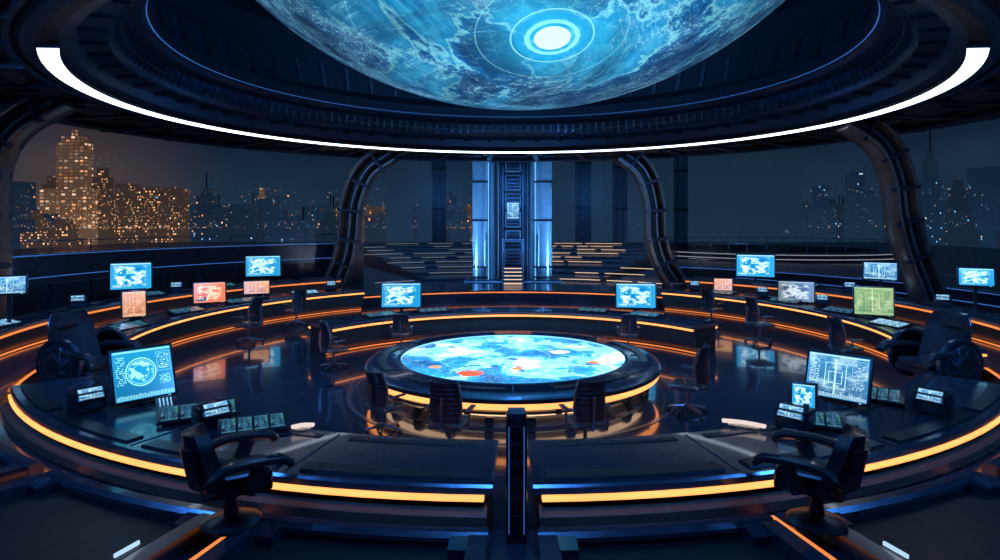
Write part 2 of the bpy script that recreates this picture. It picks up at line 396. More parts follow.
b.build('curved_bench', (0, 15.4, 0))

# divider post
b = B()
b.box((0, 0, .70), (.24, .30, 1.4), M_dark, bev=.03)
b.box((0, .5, .37), (.18, .8, .7), M_dark, bev=.02)
b.box((-.085, -.155, .7), (.008, .012, 1.2), M_blue); b.box((.085, -.155, .7), (.008, .012, 1.2), M_blue)
b.box((0, 0, 1.42), (.20, .26, .04), M_edge, bev=.01)
for q in range(6): b.box((0, -.155, .25 + q * .2), (.13, .02, .12), M_blk, bev=.005)
b.build('divider_post', (.04, 7.1, .502))

# ---------------- round table
b = B()
b.lathe([(0, .77), (2.74, .77)], M_holo, closed=False, seg=96)
b.lathe([(2.74, .74), (2.74, .80), (2.80, .82), (2.86, .80), (3.40, .80), (3.52, .76), (3.58, .70), (3.58, .62), (3.40, .58), (2.9, .58)],
        [M_cyan, M_edge, M_edge, M_desk, M_edge, M_edge, M_dark, M_dark, M_dark, M_dark], seg=128)
b.lathe([(3.35, .575), (3.53, .565), (3.53, .49), (3.35, .47)], M_amber, seg=96)
b.lathe([(3.0, .47), (3.44, .47), (3.46, .43), (3.40, .36), (3.05, .33)], [M_dark, M_edge, M_apron, M_dark, M_dark], seg=96)
b.lathe([(3.0, .335), (3.16, .33), (3.16, .26), (3.0, .25)], M_warmw, seg=96)
b.lathe([(2.5, .58), (3.0, .46), (3.0, .24), (3.12, .20), (3.22, .06), (3.3, .002), (2.5, .002)], [M_dark, M_apron, M_dark, M_apron, M_edge, M_dark, M_dark], seg=96)
for i in range(24):
    a = i * 15
    b.lathe([(2.92, .80), (2.92, .815), (3.38, .815), (3.38, .80)], M_edge, a0=a - .25, a1=a + .25, seg=1)
    b.lathe([(3.28, .36), (3.46, .36), (3.46, .48), (3.28, .48)], M_dark, a0=a - 1, a1=a + 1, seg=2)
    b.lathe([(3.0, .04), (3.26, .06), (3.2, .24), (3.0, .24)], M_dark, a0=a + 5, a1=a + 8, seg=2)
for a0, a1 in ((15, 60), (75, 120), (135, 170), (190, 240), (255, 300), (-45, -3)):
    b.lathe([(3.08, .80), (3.08, .818), (3.26, .818), (3.26, .80)], M_dark, a0=a0, a1=a1, seg=14)
b.build('holographic_map_table', (0, 15.4, 0))
b = B()
b.lathe([(3.9, .001), (3.9, .012), (4.0, .012), (4.0, .001)], M_edge, seg=96)
b.build('floor_ring_inlay', (0, 15.4, 0))

# ---------------- ceiling
b = B()
prof = [(12.45, 7.72), (12.6, 7.86), (13.2, 7.86), (13.3, 7.74), (14.2, 7.74), (14.35, 7.9), (15.3, 7.9), (15.4, 7.78), (16.9, 7.7), (16.9, 8.4), (12.45, 8.4)]
b.lathe(prof, M_ceil, seg=180)
prof = [(12.45, 7.72), (12.2, 7.70), (11.85, 7.86), (11.6, 7.92), (11.5, 8.25), (10.95, 8.3), (10.85, 8.42), (10.75, 8.95), (10.3, 9.0), (10.2, 9.12), (10.15, 9.6), (10.6, 9.8), (11.3, 10.1), (11.6, 11.2), (12.6, 11.5), (12.9, 13), (14, 14), (15, 17), (15, 24), (0, 30)]
b.lathe(prof, [M_edge, M_ceil, M_dome, M_dome, M_dome, M_edge, M_dome, M_dome, M_edge, M_dome, M_dome, M_dome, M_dome, M_dome, M_dome, M_dome, M_dome, M_blk, M_blk], closed=False, seg=180)
b.build('ceiling', (0, 20, 0))
b = B(); b.box((0, 0, 0), (36, 5.0, .5), M_ceil); b.build('ceiling.001', (0, .8, 8.1))
b = B()
for i in range(180):
    a = i * 2
    b.lathe([(10.70, 8.5), (10.83, 8.45), (10.76, 8.85), (10.66, 8.88)], M_edge, a0=a - .3, a1=a + .3, seg=1)
for i in range(60):
    a = i * 6
    b.lathe([(10.95, 8.3), (10.95, 8.22), (11.52, 8.16), (11.52, 8.3)], M_dark, a0=a - .5, a1=a + .5, seg=1)
    b.lathe([(11.32, 10.1), (11.2, 10.1), (11.5, 11.2), (11.62, 11.2)], M_edge, a0=a - .4, a1=a + .4, seg=1)
b.lathe([(10.72, 8.62), (10.66, 8.62), (10.66, 8.66), (10.72, 8.66)], M_steel, seg=180)
b.lathe([(10.2, 9.2), (10.17, 9.2), (10.17, 9.212), (10.2, 9.212)], M_blue, seg=180)
b.build('trim_1', (0, 20, 0))
b = B()
for i in range(36):
    a = i * 10 + 5
    b.lathe([(12.7, 7.86), (12.7, 7.68), (15.2, 7.62), (16.6, 7.62), (16.6, 7.9)], M_dark, a0=a - .5, a1=a + .5, seg=1)
    b.lathe([(13.3, 7.74), (13.35, 7.66), (14.1, 7.66), (14.15, 7.74)], M_blk, a0=a + 2, a1=a + 8, seg=4)
b.lathe([(12.62, 7.84), (12.62, 7.76), (12.74, 7.72), (12.8, 7.84)], M_edge, seg=180)
b.lathe([(15.6, 7.78), (15.6, 7.6), (15.9, 7.55), (16.2, 7.6), (16.2, 7.78)], M_dark, seg=180)
b.build('trim_2', (0, 20, 0))
b = B()
def arc_strip(a_from, a_to, n):
    rings = []
    for j in range(n + 1):
        t = j / n; a = rad(a_from + (a_to - a_from) * t)
        e = .85 + .25 * max(0, 1 - min(t, 1 - t) * 7)
        P = [(12.0 - .19 * e, 7.80), (12.0 - .17 * e, 7.71), (12.0 + .17 * e, 7.655), (12.0 + .2 * e, 7.72)]
        rings.append([b.bm.verts.new((R * math.sin(a), -R * math.cos(a), z)) for R, z in P])
    for A, C in zip(rings, rings[1:]):
        for q in range(4):
            b.bm.faces.new((A[q], A[(q + 1) % 4], C[(q + 1) % 4], C[q])).material_index = b.mi(M_white if q in (1,) else M_dark)
    b.bm.faces.new(rings[0]); b.bm.faces.new(rings[-1])
arc_strip(53, 307, 150)
b.build('ring_ceiling_light', (0, 20, 0))

# ---------------- globe
bm = bmesh.new(); bmesh.ops.create_uvsphere(bm, u_segments=128, v_segments=96, radius=10.67)
me = bpy.data.meshes.new('planet_hologram'); bm.to_mesh(me); bm.free(); me.materials.append(M_globe)
me.polygons.foreach_set('use_smooth', [True] * len(me.polygons))
o = bpy.data.objects.new('planet_hologram', me); sc.collection.objects.link(o); o.location = (.2, 17, 18.0)

# ---------------- walls / windows
b = B(); b.box((0, 0, 4), (.3, 16, 8), M_ceil); b.build('wall_left', (-17.2, 3.5, 0))
b = B(); b.box((0, 0, 4), (.3, 16, 8), M_ceil); b.build('wall_right', (17.2, 3.5, 0))
b = B(); b.box((0, 0, 4), (34.6, .3, 8), M_ceil); b.build('wall_back', (0, -4.6, 0))
def parapet(name, a0, a1, zt):
    b = B()
    b.lathe([(16.45, .002), (16.45, zt - .12), (16.38, zt - .1), (16.38, zt), (16.85, zt), (16.85, .002)], [M_dark, M_edge, M_edge, M_desk, M_dark, M_dark], a0=a0, a1=a1)
    b.lathe([(16.37, zt - .06), (16.35, zt - .06), (16.35, zt - .04), (16.37, zt - .04)], M_blue, a0=a0 + .5, a1=a1 - .5)
    b.lathe([(16.44, zt * .72), (16.41, zt * .72), (16.41, zt * .72 + .025), (16.44, zt * .72 + .025)], M_blue, a0=a0 + 4, a1=a1 - 14)
    n = int((a1 - a0) / 6)
    for i in range(n):
        a = a0 + (a1 - a0) * (i + .5) / n
        if zt > 2: b.lathe([(16.45, .6), (16.40, .6), (16.40, zt - 1.1), (16.45, zt - 1.05)], M_ceil, a0=a - 2.4, a1=a + 2.4, seg=3)
    b.lathe([(16.3, zt + .42), (16.3, zt + .46), (16.34, zt + .46), (16.34, zt + .42)], M_edge, a0=a0 + 2, a1=a1 - 2)
    for i in range(n + 1):
        a = a0 + 2 + (a1 - a0 - 4) * i / n
        b.lathe([(16.31, zt), (16.31, zt + .43), (16.34, zt + .43), (16.34, zt)], M_edge, a0=a - .05, a1=a + .05, seg=1)
    return b.build(name, (0, 20, 0))
parapet('wall_window_sill_left', -150, -60, 3.0)
parapet('wall_window_sill_right', 60, 150, 1.7)
k = NT('window_glass')
tr = k.n('ShaderNodeBsdfTransparent'); tr.inputs[0].default_value = (.88, .94, 1, 1)
gl = k.n('ShaderNodeBsdfGlossy'); gl.inputs[0].default_value = (.5, .75, 1, 1); gl.inputs[1].default_value = .22
mx = k.n('ShaderNodeMixShader'); mx.inputs[0].default_value = .03
k.t.links.new(tr.outputs[0], mx.inputs[1]); k.t.links.new(gl.outputs[0], mx.inputs[2]); k.t.links.new(mx.outputs[0], k.out.inputs[0])
for i, (a0, a1, z0) in enumerate(((-149, -62, 3.0), (-149, -211, .5), (62, 149, 1.7))):
    b = B(); b.lathe([(16.62, z0), (16.62, 7.7)], k.m, a0=a0, a1=a1, closed=False, seg=40); b.build('window_%d' % (i + 1), (0, 20, 0))

# ---------------- support ribs
def smooth(pts, n=6):
    P = [Vector(p) for p in pts]; out = []
    for i in range(len(P) - 1):
        p0 = P[max(i - 1, 0)]; p1 = P[i]; p2 = P[i + 1]; p3 = P[min(i + 2, len(P) - 1)]
        for j in range(n):
            t = j / n
            out.append(.5 * ((2 * p1) + (-p0 + p2) * t + (2 * p0 - 5 * p1 + 4 * p2 - p3) * t * t + (-p0 + 3 * p1 - 3 * p2 + p3) * t ** 3))
    out.append(P[-1]); return out
def rib(xz, y, wid, sgn):
    b = B(); o0 = Vector((xz[-1][0], y, 0))
    c = smooth([(x, y, z) for x, z in xz], 7)
    c = [p - o0 for p in c]
    def off(dx, dy):
        r = []
        for i, p in enumerate(c):
            t = (c[min(i + 1, len(c) - 1)] - c[max(i - 1, 0)]).normalized(); l = t.cross(Vector((0, 1, 0)))
            r.append(p + l * dx + Vector((0, dy, 0)))
        return r
    b.sweep(off(-wid * .36, 0), wid * .24, wid * .8, M_rib)
    b.sweep(off(wid * .38, 0), wid * .20, wid * .7, M_rib)
    b.sweep(off(0, .12), wid * .55, wid * .35, M_blk)
    b.sweep(off(-wid * .30, -wid * .43), wid * .07, wid * .1, M_steel)
    b.sweep(off(wid * .40, -wid * .38), wid * .05, wid * .08, M_steel)
    b.sweep(off(wid * .05, -wid * .2), wid * .12, wid * .12, M_steel)
    L = off(0, -wid * .08)
    for i in range(4, len(L) - 2, 6):
        t = (L[i + 1] - L[i - 1]).normalized(); l = t.cross(Vector((0, 1, 0)))
        b.sweep([L[i] - l * wid * .46, L[i] + l * wid * .48], wid * .2, wid * .68, M_dark)
    b.box((0, 0, .72), (wid * 1.2, wid * 1.1, .42), M_dark, bev=.06)
    b.build('curved_support_rib', o0)
rib([(5.8, 7.75), (6.9, 6.8), (7.45, 5.2), (7.55, 3.4), (8.0, 1.9), (8.9, .53)], 32.9, 1.2, 1)
rib([(-6.4, 7.75), (-7.7, 6.8), (-8.4, 5.2), (-8.6, 3.4), (-8.9, 1.9), (-9.5, .53)], 32.5, 1.25, -1)
rib([(12.2, 7.85), (13.4, 7.0), (14.0, 5.7), (14.2, 4.3), (14.6, 2.8), (15.5, .53)], 22.6, 1.05, 1)
rib([(-13.2, 7.85), (-14.7, 7.0), (-15.4, 5.9), (-15.5, 4.5), (-15.5, 2.8), (-15.5, .53)], 18.4, .9, -1)

# ---------------- monitors
def monitor(X, Y, zb, zc, w, h, S, tgt=(0, 4), tilt=10, name='computer_monitor'):
    b = B(); H = zc - zb
    b.box((0, .10, .02), (w * .46, .28, .04), M_dark, bev=.012)
    b.box((0, .16, H * .5 + .02), (.10, .07, H), M_dark, bev=.015)
    tl = Matrix.Translation((0, 0, H)) @ Matrix.Rotation(rad(-tilt), 4, 'X')
    b.box((0, .045, 0), (w + .09, .09, h + .09), M_blk, bev=.025, mat=tl)
    b.box((0, .045, 0), (w + .10, .05, h + .10), M_edge, bev=.02, mat=tl)
    b.box((0, .12, -.02), (w * .6, .09, h * .55), M_dark, bev=.02, mat=tl)
    q = [tl @ Vector(p) for p in ((-w / 2, -.003, -h / 2), (w / 2, -.003, -h / 2), (w / 2, -.003, h / 2), (-w / 2, -.003, h / 2))]
    b.quad(q, S)
    b.box((w * .4, -.002, -h / 2 - .02), (.04, .006, .012), M_cyan, mat=tl)
    return b.build(name, (X, Y, zb), math.atan2(tgt[0] - X, -(tgt[1] - Y)), recalc=True)
D = .952
monitor(-6.4, 10.75, D, 1.48, .92, .84, S_ui, (2.5, 3), 18)
monitor(5.62, 10.75, D, 1.42, .98, .74, S_ui2, (-2.0, 3), 18)
monitor(4.85, 10.35, D, 1.20, .34, .36, S_map, (1, 3), 18, 'tablet_display')
monitor(-13.8, 22.4, 1.302, 2.15, 1.25, .92, S_map, (-4, 6))
monitor(-11.4, 28.3, 1.302, 2.09, 1.45, .9, S_map2)
monitor(11.1, 28.4, 1.302, 2.1, 1.6, .98, S_map)
monitor(13.5, 22.8, 1.302, 2.3, 1.05, .6, S_ui2)
monitor(-11.35, 23.2, D, 1.46, 1.05, .72, S_org)
monitor(-11.55, 18.9, D, 1.6, .6, .75, S_yel, (-2, 6))
monitor(-10.5, 25.4, D, 1.42, .95, .5, S_yel)
monitor(11.0, 24.1, D, 1.4, 1.25, .75, S_red)
monitor(11.75, 20.2, D, 1.52, 1.1, .88, S_grn, (4, 4))
monitor(9.25, 27.3, D, 1.35, .75, .5, S_yel)
monitor(-3.85, 21.35, D, 1.58, 1.3, .8, S_map2, (-2, 4))
monitor(4.2, 21.2, D, 1.58, 1.3, .8, S_map, (2, 4))
monitor(-13.6, 16.7, 1.302, 2.4, .75, .45, S_ui2, (-6, 4))
monitor(13.9, 18.6, 1.302, 2.45, .85, .5, S_map2, (6, 4))

def panel(X, Y, z, w, d, tgt, S=S_keys, name='control_panel'):
    b = B()
    t = Matrix.Rotation(rad(12), 4, 'X')
    b.box((0, 0, .07), (w, d, .05), M_dark, bev=.015, mat=t)
    b.box((0, d * .3, .035), (w * .9, d * .3, .07), M_dark, bev=.01)
    b.box((0, -d * .3, .02), (w * .9, d * .3, .04), M_dark, bev=.01)
    n = 4
    for i in range(n):
        x0 = -w / 2 + .05 + (w - .1) * i / n; x1 = x0 + (w - .1) / n - .03
        b.quad([t @ Vector(p) for p in ((x0, -d / 2 + .05, .097), (x1, -d / 2 + .05, .097), (x1, d / 2 - .05, .097), (x0, d / 2 - .05, .097))], S)
    for i in range(8):
        b.cyl(t @ Vector((-w / 2 + .08 + i * (w - .16) / 7, d / 2 - .025, .09)), t @ Vector((-w / 2 + .08 + i * (w - .16) / 7, d / 2 - .025, .112)), .012, M_steel, 8)
    b.build(name, (X, Y, z), math.atan2(tgt[0] - X, -(tgt[1] - Y)))
D2 = .985
panel(-5.05, 10.0, D2, 1.2, .55, (-3.0, 6)); panel(-5.75, 10.3, D2, .32, .6, (-3, 6), S_ui2)
panel(-3.9, 9.35, D2, 1.0, .5, (-2.4, 6))
panel(6.45, 10.95, D2, .8, .55, (3.2, 6)); panel(4.6, 9.6, D2, 1.0, .5, (3.0, 6))
for a, R_, z_ in ((-112, 11.5, D), (-98, 11.5, D), (-82, 11.5, D), (-128, 11.5, D), (112, 11.5, D), (98, 11.5, D), (84, 11.5, D), (128, 11.5, D), (-104, 14.2, 1.302), (104, 14.2, 1.302), (-118, 14.2, 1.302), (-76, 14.2, 1.302), (118, 14.2, 1.302), (76, 14.2, 1.302)):
    panel(R_ * math.sin(rad(a)), 20 - R_ * math.cos(rad(a)), z_, 1.2, .5, (0, 16), random.choice([S_keys, S_keys, S_ui2]))
for a in (140, 156, 204, 220):
    panel(6.85 * math.sin(rad(a)), 15.4 - 6.85 * math.cos(rad(a)), D, 1.1, .4, (0, 15.4), S_keys)
# small equipment pods on the desks: housing with vents, knob and a little angled display
pod = B()
pod.box((0, .05, .14), (.42, .34, .28), M_dark, bev=.04)
tp = Matrix.Translation((0, -.09, .24)) @ Matrix.Rotation(rad(-35), 4, 'X')
pod.box((0, 0, 0), (.36, .05, .20), M_blk, bev=.015, mat=tp)
pod.quad([tp @ Vector(p) for p in ((-.155, -.028, -.08), (.155, -.028, -.08), (.155, -.028, .08), (-.155, -.028, .08))], S_ui2)
for q in range(4): pod.box((0, .05, .07 + q * .045), (.44, .22, .012), M_edge)
pod.cyl((.12, .10, .28), (.12, .10, .33), .035, M_steel, 14); pod.cyl((-.1, .1, .28), (-.1, .1, .30), .05, M_edge, 14)
pods = None
for a, R_, z_ in ((-75, 12.1, .985), (-90, 12.1, .985), (-105, 12.1, .985), (-120, 12.1, .985), (-136, 12.1, .985), (76, 12.1, .985), (92, 12.1, .985), (106, 12.1, .985), (120, 12.1, .985), (136, 12.1, .985),
                 (-36, 12.0, .985), (-24, 11.4, D), (35, 12.0, .985), (22, 11.4, D), (-92, 14.4, 1.302), (-110, 14.4, 1.302), (93, 14.4, 1.302), (110, 14.4, 1.302)):
    X, Y = R_ * math.sin(rad(a)), 20 - R_ * math.cos(rad(a)); yw = math.atan2(-X * .6, -(7 - Y))
    if pods is None: pods = pod.build('desk_equipment_pod', (X, Y, z_), yw, 1.15)
    else: inst(pods, (X, Y, z_), yw, 1.15)
# pale lit armrests, their highlight put in as glowing bars
def arm_bar(X, Y, L, yw):
    b = B()
    pts = [(-L / 2 + L * i / 8, .05 * math.sin(pi * i / 8), .05) for i in range(9)]
    b.sweep(pts, .09, .05, M_pale, side=(0, 0, 1)); b.box((0, .04, .0125), (L * .7, .10, .025), M_dark, bev=.006)
    b.build('armrest_glow_bar', (X, Y, .99), yw)
arm_bar(3.5, 9.42, .62, rad(-28)); arm_bar(-3.15, 9.30, .30, rad(20))

# ---------------- chairs (face +Y)
def chair_office():
    b = B()
    for i in range(5):
        a = rad(72 * i + 18); e = Vector((math.cos(a) * .32, math.sin(a) * .32, .085))
        b.cone((0, 0, .14), e, .035, .02, M_steel, 8)
        b.cyl((e.x - .02 * math.sin(a), e.y + .02 * math.cos(a), .032), (e.x + .02 * math.sin(a), e.y - .02 * math.cos(a), .032), .032, M_blk, 12)
        b.cyl((e.x, e.y, .03), (e.x, e.y, .09), .012, M_steel, 8)
    b.cyl((0, 0, .1), (0, 0, .42), .03, M_steel, 12)
    b.box((0, 0, .43), (.28, .30, .04), M_dark, bev=.01)
    b.box((0, .02, .48), (.54, .52, .09), M_seat, bev=.04, seg=3)
    b.sweep([(0, -.12, .43), (0, -.30, .46), (0, -.34, .62), (0, -.33, .95)], .07, .04, M_steel, side=(1, 0, 0))
    def fr(u, v):
        x = (u - .5) * (.50 - .10 * abs(v - .35)); y = -.29 + .10 * (2 * (u - .5)) ** 2 - .06 * math.sin(v * pi) * -1 - .07 * v
        return (x, y, .56 + v * .62), (0, 1, 0)
    b.shell(fr, 8, 8, .035, M_seat)
    for v in (.1, .22, .34, .46, .58, .70, .82):
        pts = [Vector(fr(u / 8, v)[0]) + Vector((0, -.03, 0)) for u in range(9)]
        b.sweep(pts, .015, .02, M_dark, side=(0, 0, 1))
    for s in (-1, 1):
        b.sweep([Vector(fr(.5 + .5 * s, v / 6)[0]) for v in range(7)], .03, .05, M_steel)
        b.sweep([(s * .22, -.05, .45), (s * .33, -.05, .5), (s * .33, -.04, .70)], .04, .03, M_steel)
        b.box((s * .33, .03, .72), (.08, .32, .035), M_steel, bev=.015)
    return b
def chair_command(hub=False):
    b = B(); hb = .80 if hub else .58
    b.lathe([(0, 0), (.30, 0), (.30, .03), (.24, .06), (.08, .09), (.055, .30), (0, .30)], M_dark, closed=False, seg=28)
    b.cone((0, 0, .28), (0, 0, .40), .08, .22, M_dark, 20)
    b.box((0, .03, .44), (.66, .66, .10), M_dark, bev=.04, seg=3)
    b.box((0, .06, .52), (.58, .62, .14), M_seat, bev=.06, seg=3)
    def fr(u, v):
        a = (u - .5) * 2
        w = .72 - .10 * v if v < .8 else .64 - .9 * (v - .8)
        return (a * w / 2, -.30 - .12 * v + .20 * a * a * (1 - .35 * v), .45 + v * hb), (0, 1, .1)
    b.shell(fr, 14, 12, .10, M_seat)
    def fb(u, v):
        p, n_ = fr(.12 + u * .76, .05 + v * .72); return (p[0], p[1] - .075, p[2]), n_
    b.shell(fb, 8, 6, .05, M_dark)
    if hub: b.box((0, -.36, 1.12), (.40, .12, .20), M_seat, rot=(rad(8), 0, 0), bev=.05, seg=3)
    for s in (-1, 1):
        b.sweep(smooth([(s * .36, -.26, .48), (s * .43, -.24, .62), (s * .44, -.1, .72), (s * .44, .15, .75), (s * .43, .42, .73), (s * .42, .52, .66)], 4), .13, .09, M_seat, side=(0, 0, 1))
        b.sweep([(s * .36, .1, .42), (s * .43, .16, .55), (s * .43, .22, .70)], .16, .06, M_dark, side=(1, 0, 0))
        b.box((s * .44, .34, .785), (.09, .16, .015), M_edge, bev=.005)
        b.sweep([Vector(fr(.5 + .47 * s, v / 6)[0]) + Vector((0, -.05, 0)) for v in range(7)], .025, .03, M_edge)
        if hub:
            for r_, m_ in ((.36, M_edge), (.33, M_dark), (.27, M_edge), (.24, M_dark), (.14, M_edge), (.11, M_blk)):
                x0 = s * .40; x1 = s * (.42 + .02 + (.40 - r_) * .35)
                b.cyl((x0, .0, .60), (x1, .0, .60), r_, m_, 36)
            for q in range(8):
                a = q * pi / 4
                b.sweep([(s * .50, .13 * math.cos(a), .60 + .13 * math.sin(a)), (s * .49, .20 * math.cos(a + .3), .60 + .20 * math.sin(a + .3)), (s * .47, .26 * math.cos(a + .5), .60 + .26 * math.sin(a + .5))], .03, .03, M_edge, side=(1, 0, 0))
    return b
def face(X, Y, tx, ty): return math.atan2(-(tx - X), ty - Y)
oc = None
for X, Y, tx, ty, s in ((-1.12, 10.95, 0, 15.4, 1.15), (1.28, 11.0, 0, 15.4, 1.15), (3.75, 13.3, 0, 15.4, 1.25), (-5.0, 17.3, -1, 20, 1.15),
                     (-2.5, 12.1, 0, 15.4, 1.05), (-8.9, 20.9, -12, 21.5, 1.35), (8.3, 20.9, 12, 21.5, 1.35), (-8.6, 24.6, -11, 26.5, 1.2), (8.0, 25.0, 11, 27, 1.2),
                     (-3.6, 20.0, -3.8, 23, 1.0), (3.7, 19.9, 3.9, 23, 1.0), (9.2, 17.2, 12, 17.5, 1.25)):
    if oc is None: oc = chair_office().build('office_chair', (X, Y, 0), face(X, Y, tx, ty), s)
    else: inst(oc, (X, Y, 0), face(X, Y, tx, ty), s)
cc = chair_command().build('command_armchair', (-3.2, 7.05, .68), face(-3.2, 7.05, 0, 9.0), 1.08)
inst(cc, (3.45, 7.05, .68), face(3.45, 7.05, 0.4, 9.2), 1.08)
ch = chair_command(True).build('command_armchair', (-9.85, 14.3, 0), face(-9.85, 14.3, -4, 13.2), 1.6)
inst(ch, (9.7, 14.3, 0), face(9.7, 14.3, 4, 13.2), 1.6)

# ---------------- exterior
b = B(); b.box((0, 0, -.6), (150, 90, 1.2), M_plaza); b.build('plaza_floor', (0, 82.2, -.0))
b = B()
for i in range(9):
    y0 = 6 + i * 3.2; z1 = .2 * (i + 1)
    b.lathe([(y0 + 8, .002), (y0 + 8, z1), (y0 + 11.3, z1), (y0 + 11.3, .002)], M_plaza, a0=155, a1=205, seg=30)
    rnd = random.Random(i)
    k_ = 1 / (y0 + 8) * 57.3
    x = 2.6
    while x < 12 - i * .3:
        L = rnd.uniform(1.0, 4.0)
        if rnd.random() < .8: b.lathe([(y0 + 7.99, z1 - .07), (y0 + 7.95, z1 - .07), (y0 + 7.95, z1 - .035), (y0 + 7.99, z1 - .035)], M_warmw, a0=180 - (x + L) * k_, a1=180 - x * k_, seg=6)
        x += L + rnd.uniform(.2, .8)
    x = 3
    while x < 14:
        L = rnd.uniform(1.5, 4)
        if rnd.random() < .7: b.lathe([(y0 + 7.99, z1 - .07), (y0 + 7.95, z1 - .07), (y0 + 7.95, z1 - .04), (y0 + 7.99, z1 - .04)], M_walk, a0=180 + x * k_, a1=180 + (x + L) * k_, seg=6)
        x += L + 1
b.build('plaza_curved_staircase', (0, 29.5, .0))
b = B()
for r0, r1, z1 in ((10, 16, .4), (12, 15, .8)):
    b.lathe([(r0, .002), (r0, z1), (r1, z1), (r1, .002)], M_plaza, seg=90)
    b.lathe([(r1, z1 - .14), (r1 + .04, z1 - .14), (r1 + .04, z1 - .06), (r1, z1 - .06)], M_walk, seg=90)
for i in range(48):
    a = rad(i * 7.5); b.cyl((14.8 * math.sin(a), 14.8 * math.cos(a), .8), (14.8 * math.sin(a), 14.8 * math.cos(a), 1.8), .05, M_edge, 6)
b.lathe([(14.75, 1.78), (14.75, 1.86), (14.85, 1.86), (14.85, 1.78)], M_edge, seg=90)
b.build('circular_walkway', (32, 78, 0))
# columns
b = B()
for x, r_ in ((-2.05, .5), (1.9, .55)):
    b.cyl((x, 0, .5), (x, 0, 13), r_, M_col, 40)
    sx = -1 if x < 0 else 1
    b.cyl((x - sx * .75, .2, .5), (x - sx * .75, .2, 13), .24, M_col, 24)
    for z_ in (0.65, 1.3, 4.2, 6.6):
        b.cyl((x, 0, z_ - .06), (x, 0, z_ + .06), r_ * 1.1, M_dark, 40)
    b.box((x - sx * .52, -.25, 4.5), (.04, .05, 8), M_cyan)
b.box((0, .4, 6.5), (1.9, 1.0, 13), M_dark, bev=.05)
for i in range(9):
    b.box((0, -.2, .8 + i * 1.15), (.95, .3, .95), M_dark, bev=.05)
    for s in (-1, 1): b.box((s * .62, -.18, .8 + i * 1.15), (.10, .12, 1.1), M_edge)
    for q in range(3): b.box((0, -.36, .55 + i * 1.15 + q * .22), (.75, .03, .06), M_edge)
b.quad([(-.38, -.40, 4.3), (.38, -.40, 4.3), (.38, -.40, 5.3), (-.38, -.40, 5.3)], S_ui2)
b.box((-.6, -.5, 1.7), (.14, .5, 2.4), M_edge, bev=.02); b.box((.6, -.5, 1.7), (.14, .5, 2.4), M_edge, bev=.02); b.box((0, -.5, 2.95), (1.4, .5, .16), M_edge, bev=.02)
b.box((0, 0, .25), (6, 2.4, .5), M_dark, bev=.1)
b.box((0, 0, 9.5), (6, 2, .5), M_dark, bev=.1)
for i in range(5):
    b.box((0, -.7 - (4 - i) * .3, .25 + i * .10), (1.3, .3, .5 + i * .2), M_dark, bev=.01)
    b.box((0, -.86 - (4 - i) * .3, .44 + i * .2), (1.1, .02, .05), M_warmw)
b.build('column_cluster', (0, 39, 0))
# dim background pillars of the hall beyond the plaza
pl = B()
pl.cyl((0, 0, 0), (0, 0, 22), 1.0, M_col, 28)
for z_ in (.4, 6, 12, 18): pl.cyl((0, 0, z_ - .2), (0, 0, z_ + .2), 1.15, M_dark, 28)
for q in range(6): pl.box((1.02 * math.cos(q), 1.02 * math.sin(q), 10), (.12, .12, 20), M_edge)
pl.cone((0, 0, 0), (0, 0, .9), 1.7, 1.1, M_dark, 28)
p0 = None
for X, Y in ((9.5, 84), (15.5, 90), (26, 96), (-11, 92)):
    if p0 is None: p0 = pl.build('plaza_pillar', (X, Y, 0))
    else: inst(p0, (X, Y, 0))

# city
def bld(b, X, Y, w, d, z0, z1, m, crown=True):
    uo = random.uniform(0, 500)
    def blk(x0, x1, y0, y1, za, zb):
        P = [(x0, y0), (x1, y0), (x1, y1), (x0, y1)]
        acc = uo
        for i in range(4):
            p, q = P[i], P[(i + 1) % 4]; L = math.hypot(q[0] - p[0], q[1] - p[1])
            vs = [b.bm.verts.new(v) for v in ((p[0], p[1], za), (q[0], q[1], za), (q[0], q[1], zb), (p[0], p[1], zb))]
            f = b.bm.faces.new(vs); f.material_index = b.mi(m)
            for l, uvv in zip(f.loops, ((acc, za), (acc + L, za), (acc + L, zb), (acc, zb))): l[b.uv].uv = uvv
            acc += L
        f = b.bm.faces.new([b.bm.verts.new((p[0], p[1], zb)) for p in P]); f.material_index = b.mi(M_blk)
    h = z1 - z0
    if crown and random.random() < .6:
        blk(X - w / 2, X + w / 2, Y - d / 2, Y + d / 2, z0, z0 + h * .82)
        blk(X - w * .36, X + w * .36, Y - d * .36, Y + d * .36, z0 + h * .82, z0 + h * .94)
        blk(X - w * .2, X + w * .2, Y - d * .2, Y + d * .2, z0 + h * .94, z1)
        if random.random() < .4: b.cyl((X, Y, z1), (X, Y, z1 + h * .12), .5, M_blk, 6)
    else: blk(X - w / 2, X + w / 2, Y - d / 2, Y + d / 2, z0, z1)
b = B()
F = 620
def pz(y, Dd): return 4.1 + (222 - y) * Dd / F
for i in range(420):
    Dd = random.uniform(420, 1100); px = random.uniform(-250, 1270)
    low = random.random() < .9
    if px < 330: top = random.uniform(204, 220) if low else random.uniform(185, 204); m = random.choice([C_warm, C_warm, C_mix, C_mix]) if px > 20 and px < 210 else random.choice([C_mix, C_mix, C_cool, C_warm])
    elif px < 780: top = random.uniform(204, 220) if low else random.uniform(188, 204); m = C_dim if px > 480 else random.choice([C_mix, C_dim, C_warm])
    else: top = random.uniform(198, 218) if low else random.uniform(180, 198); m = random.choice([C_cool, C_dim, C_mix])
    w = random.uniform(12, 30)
    bld(b, (px - 513) * Dd / F, Dd, w, w * .8, -70, pz(top, Dd), m)
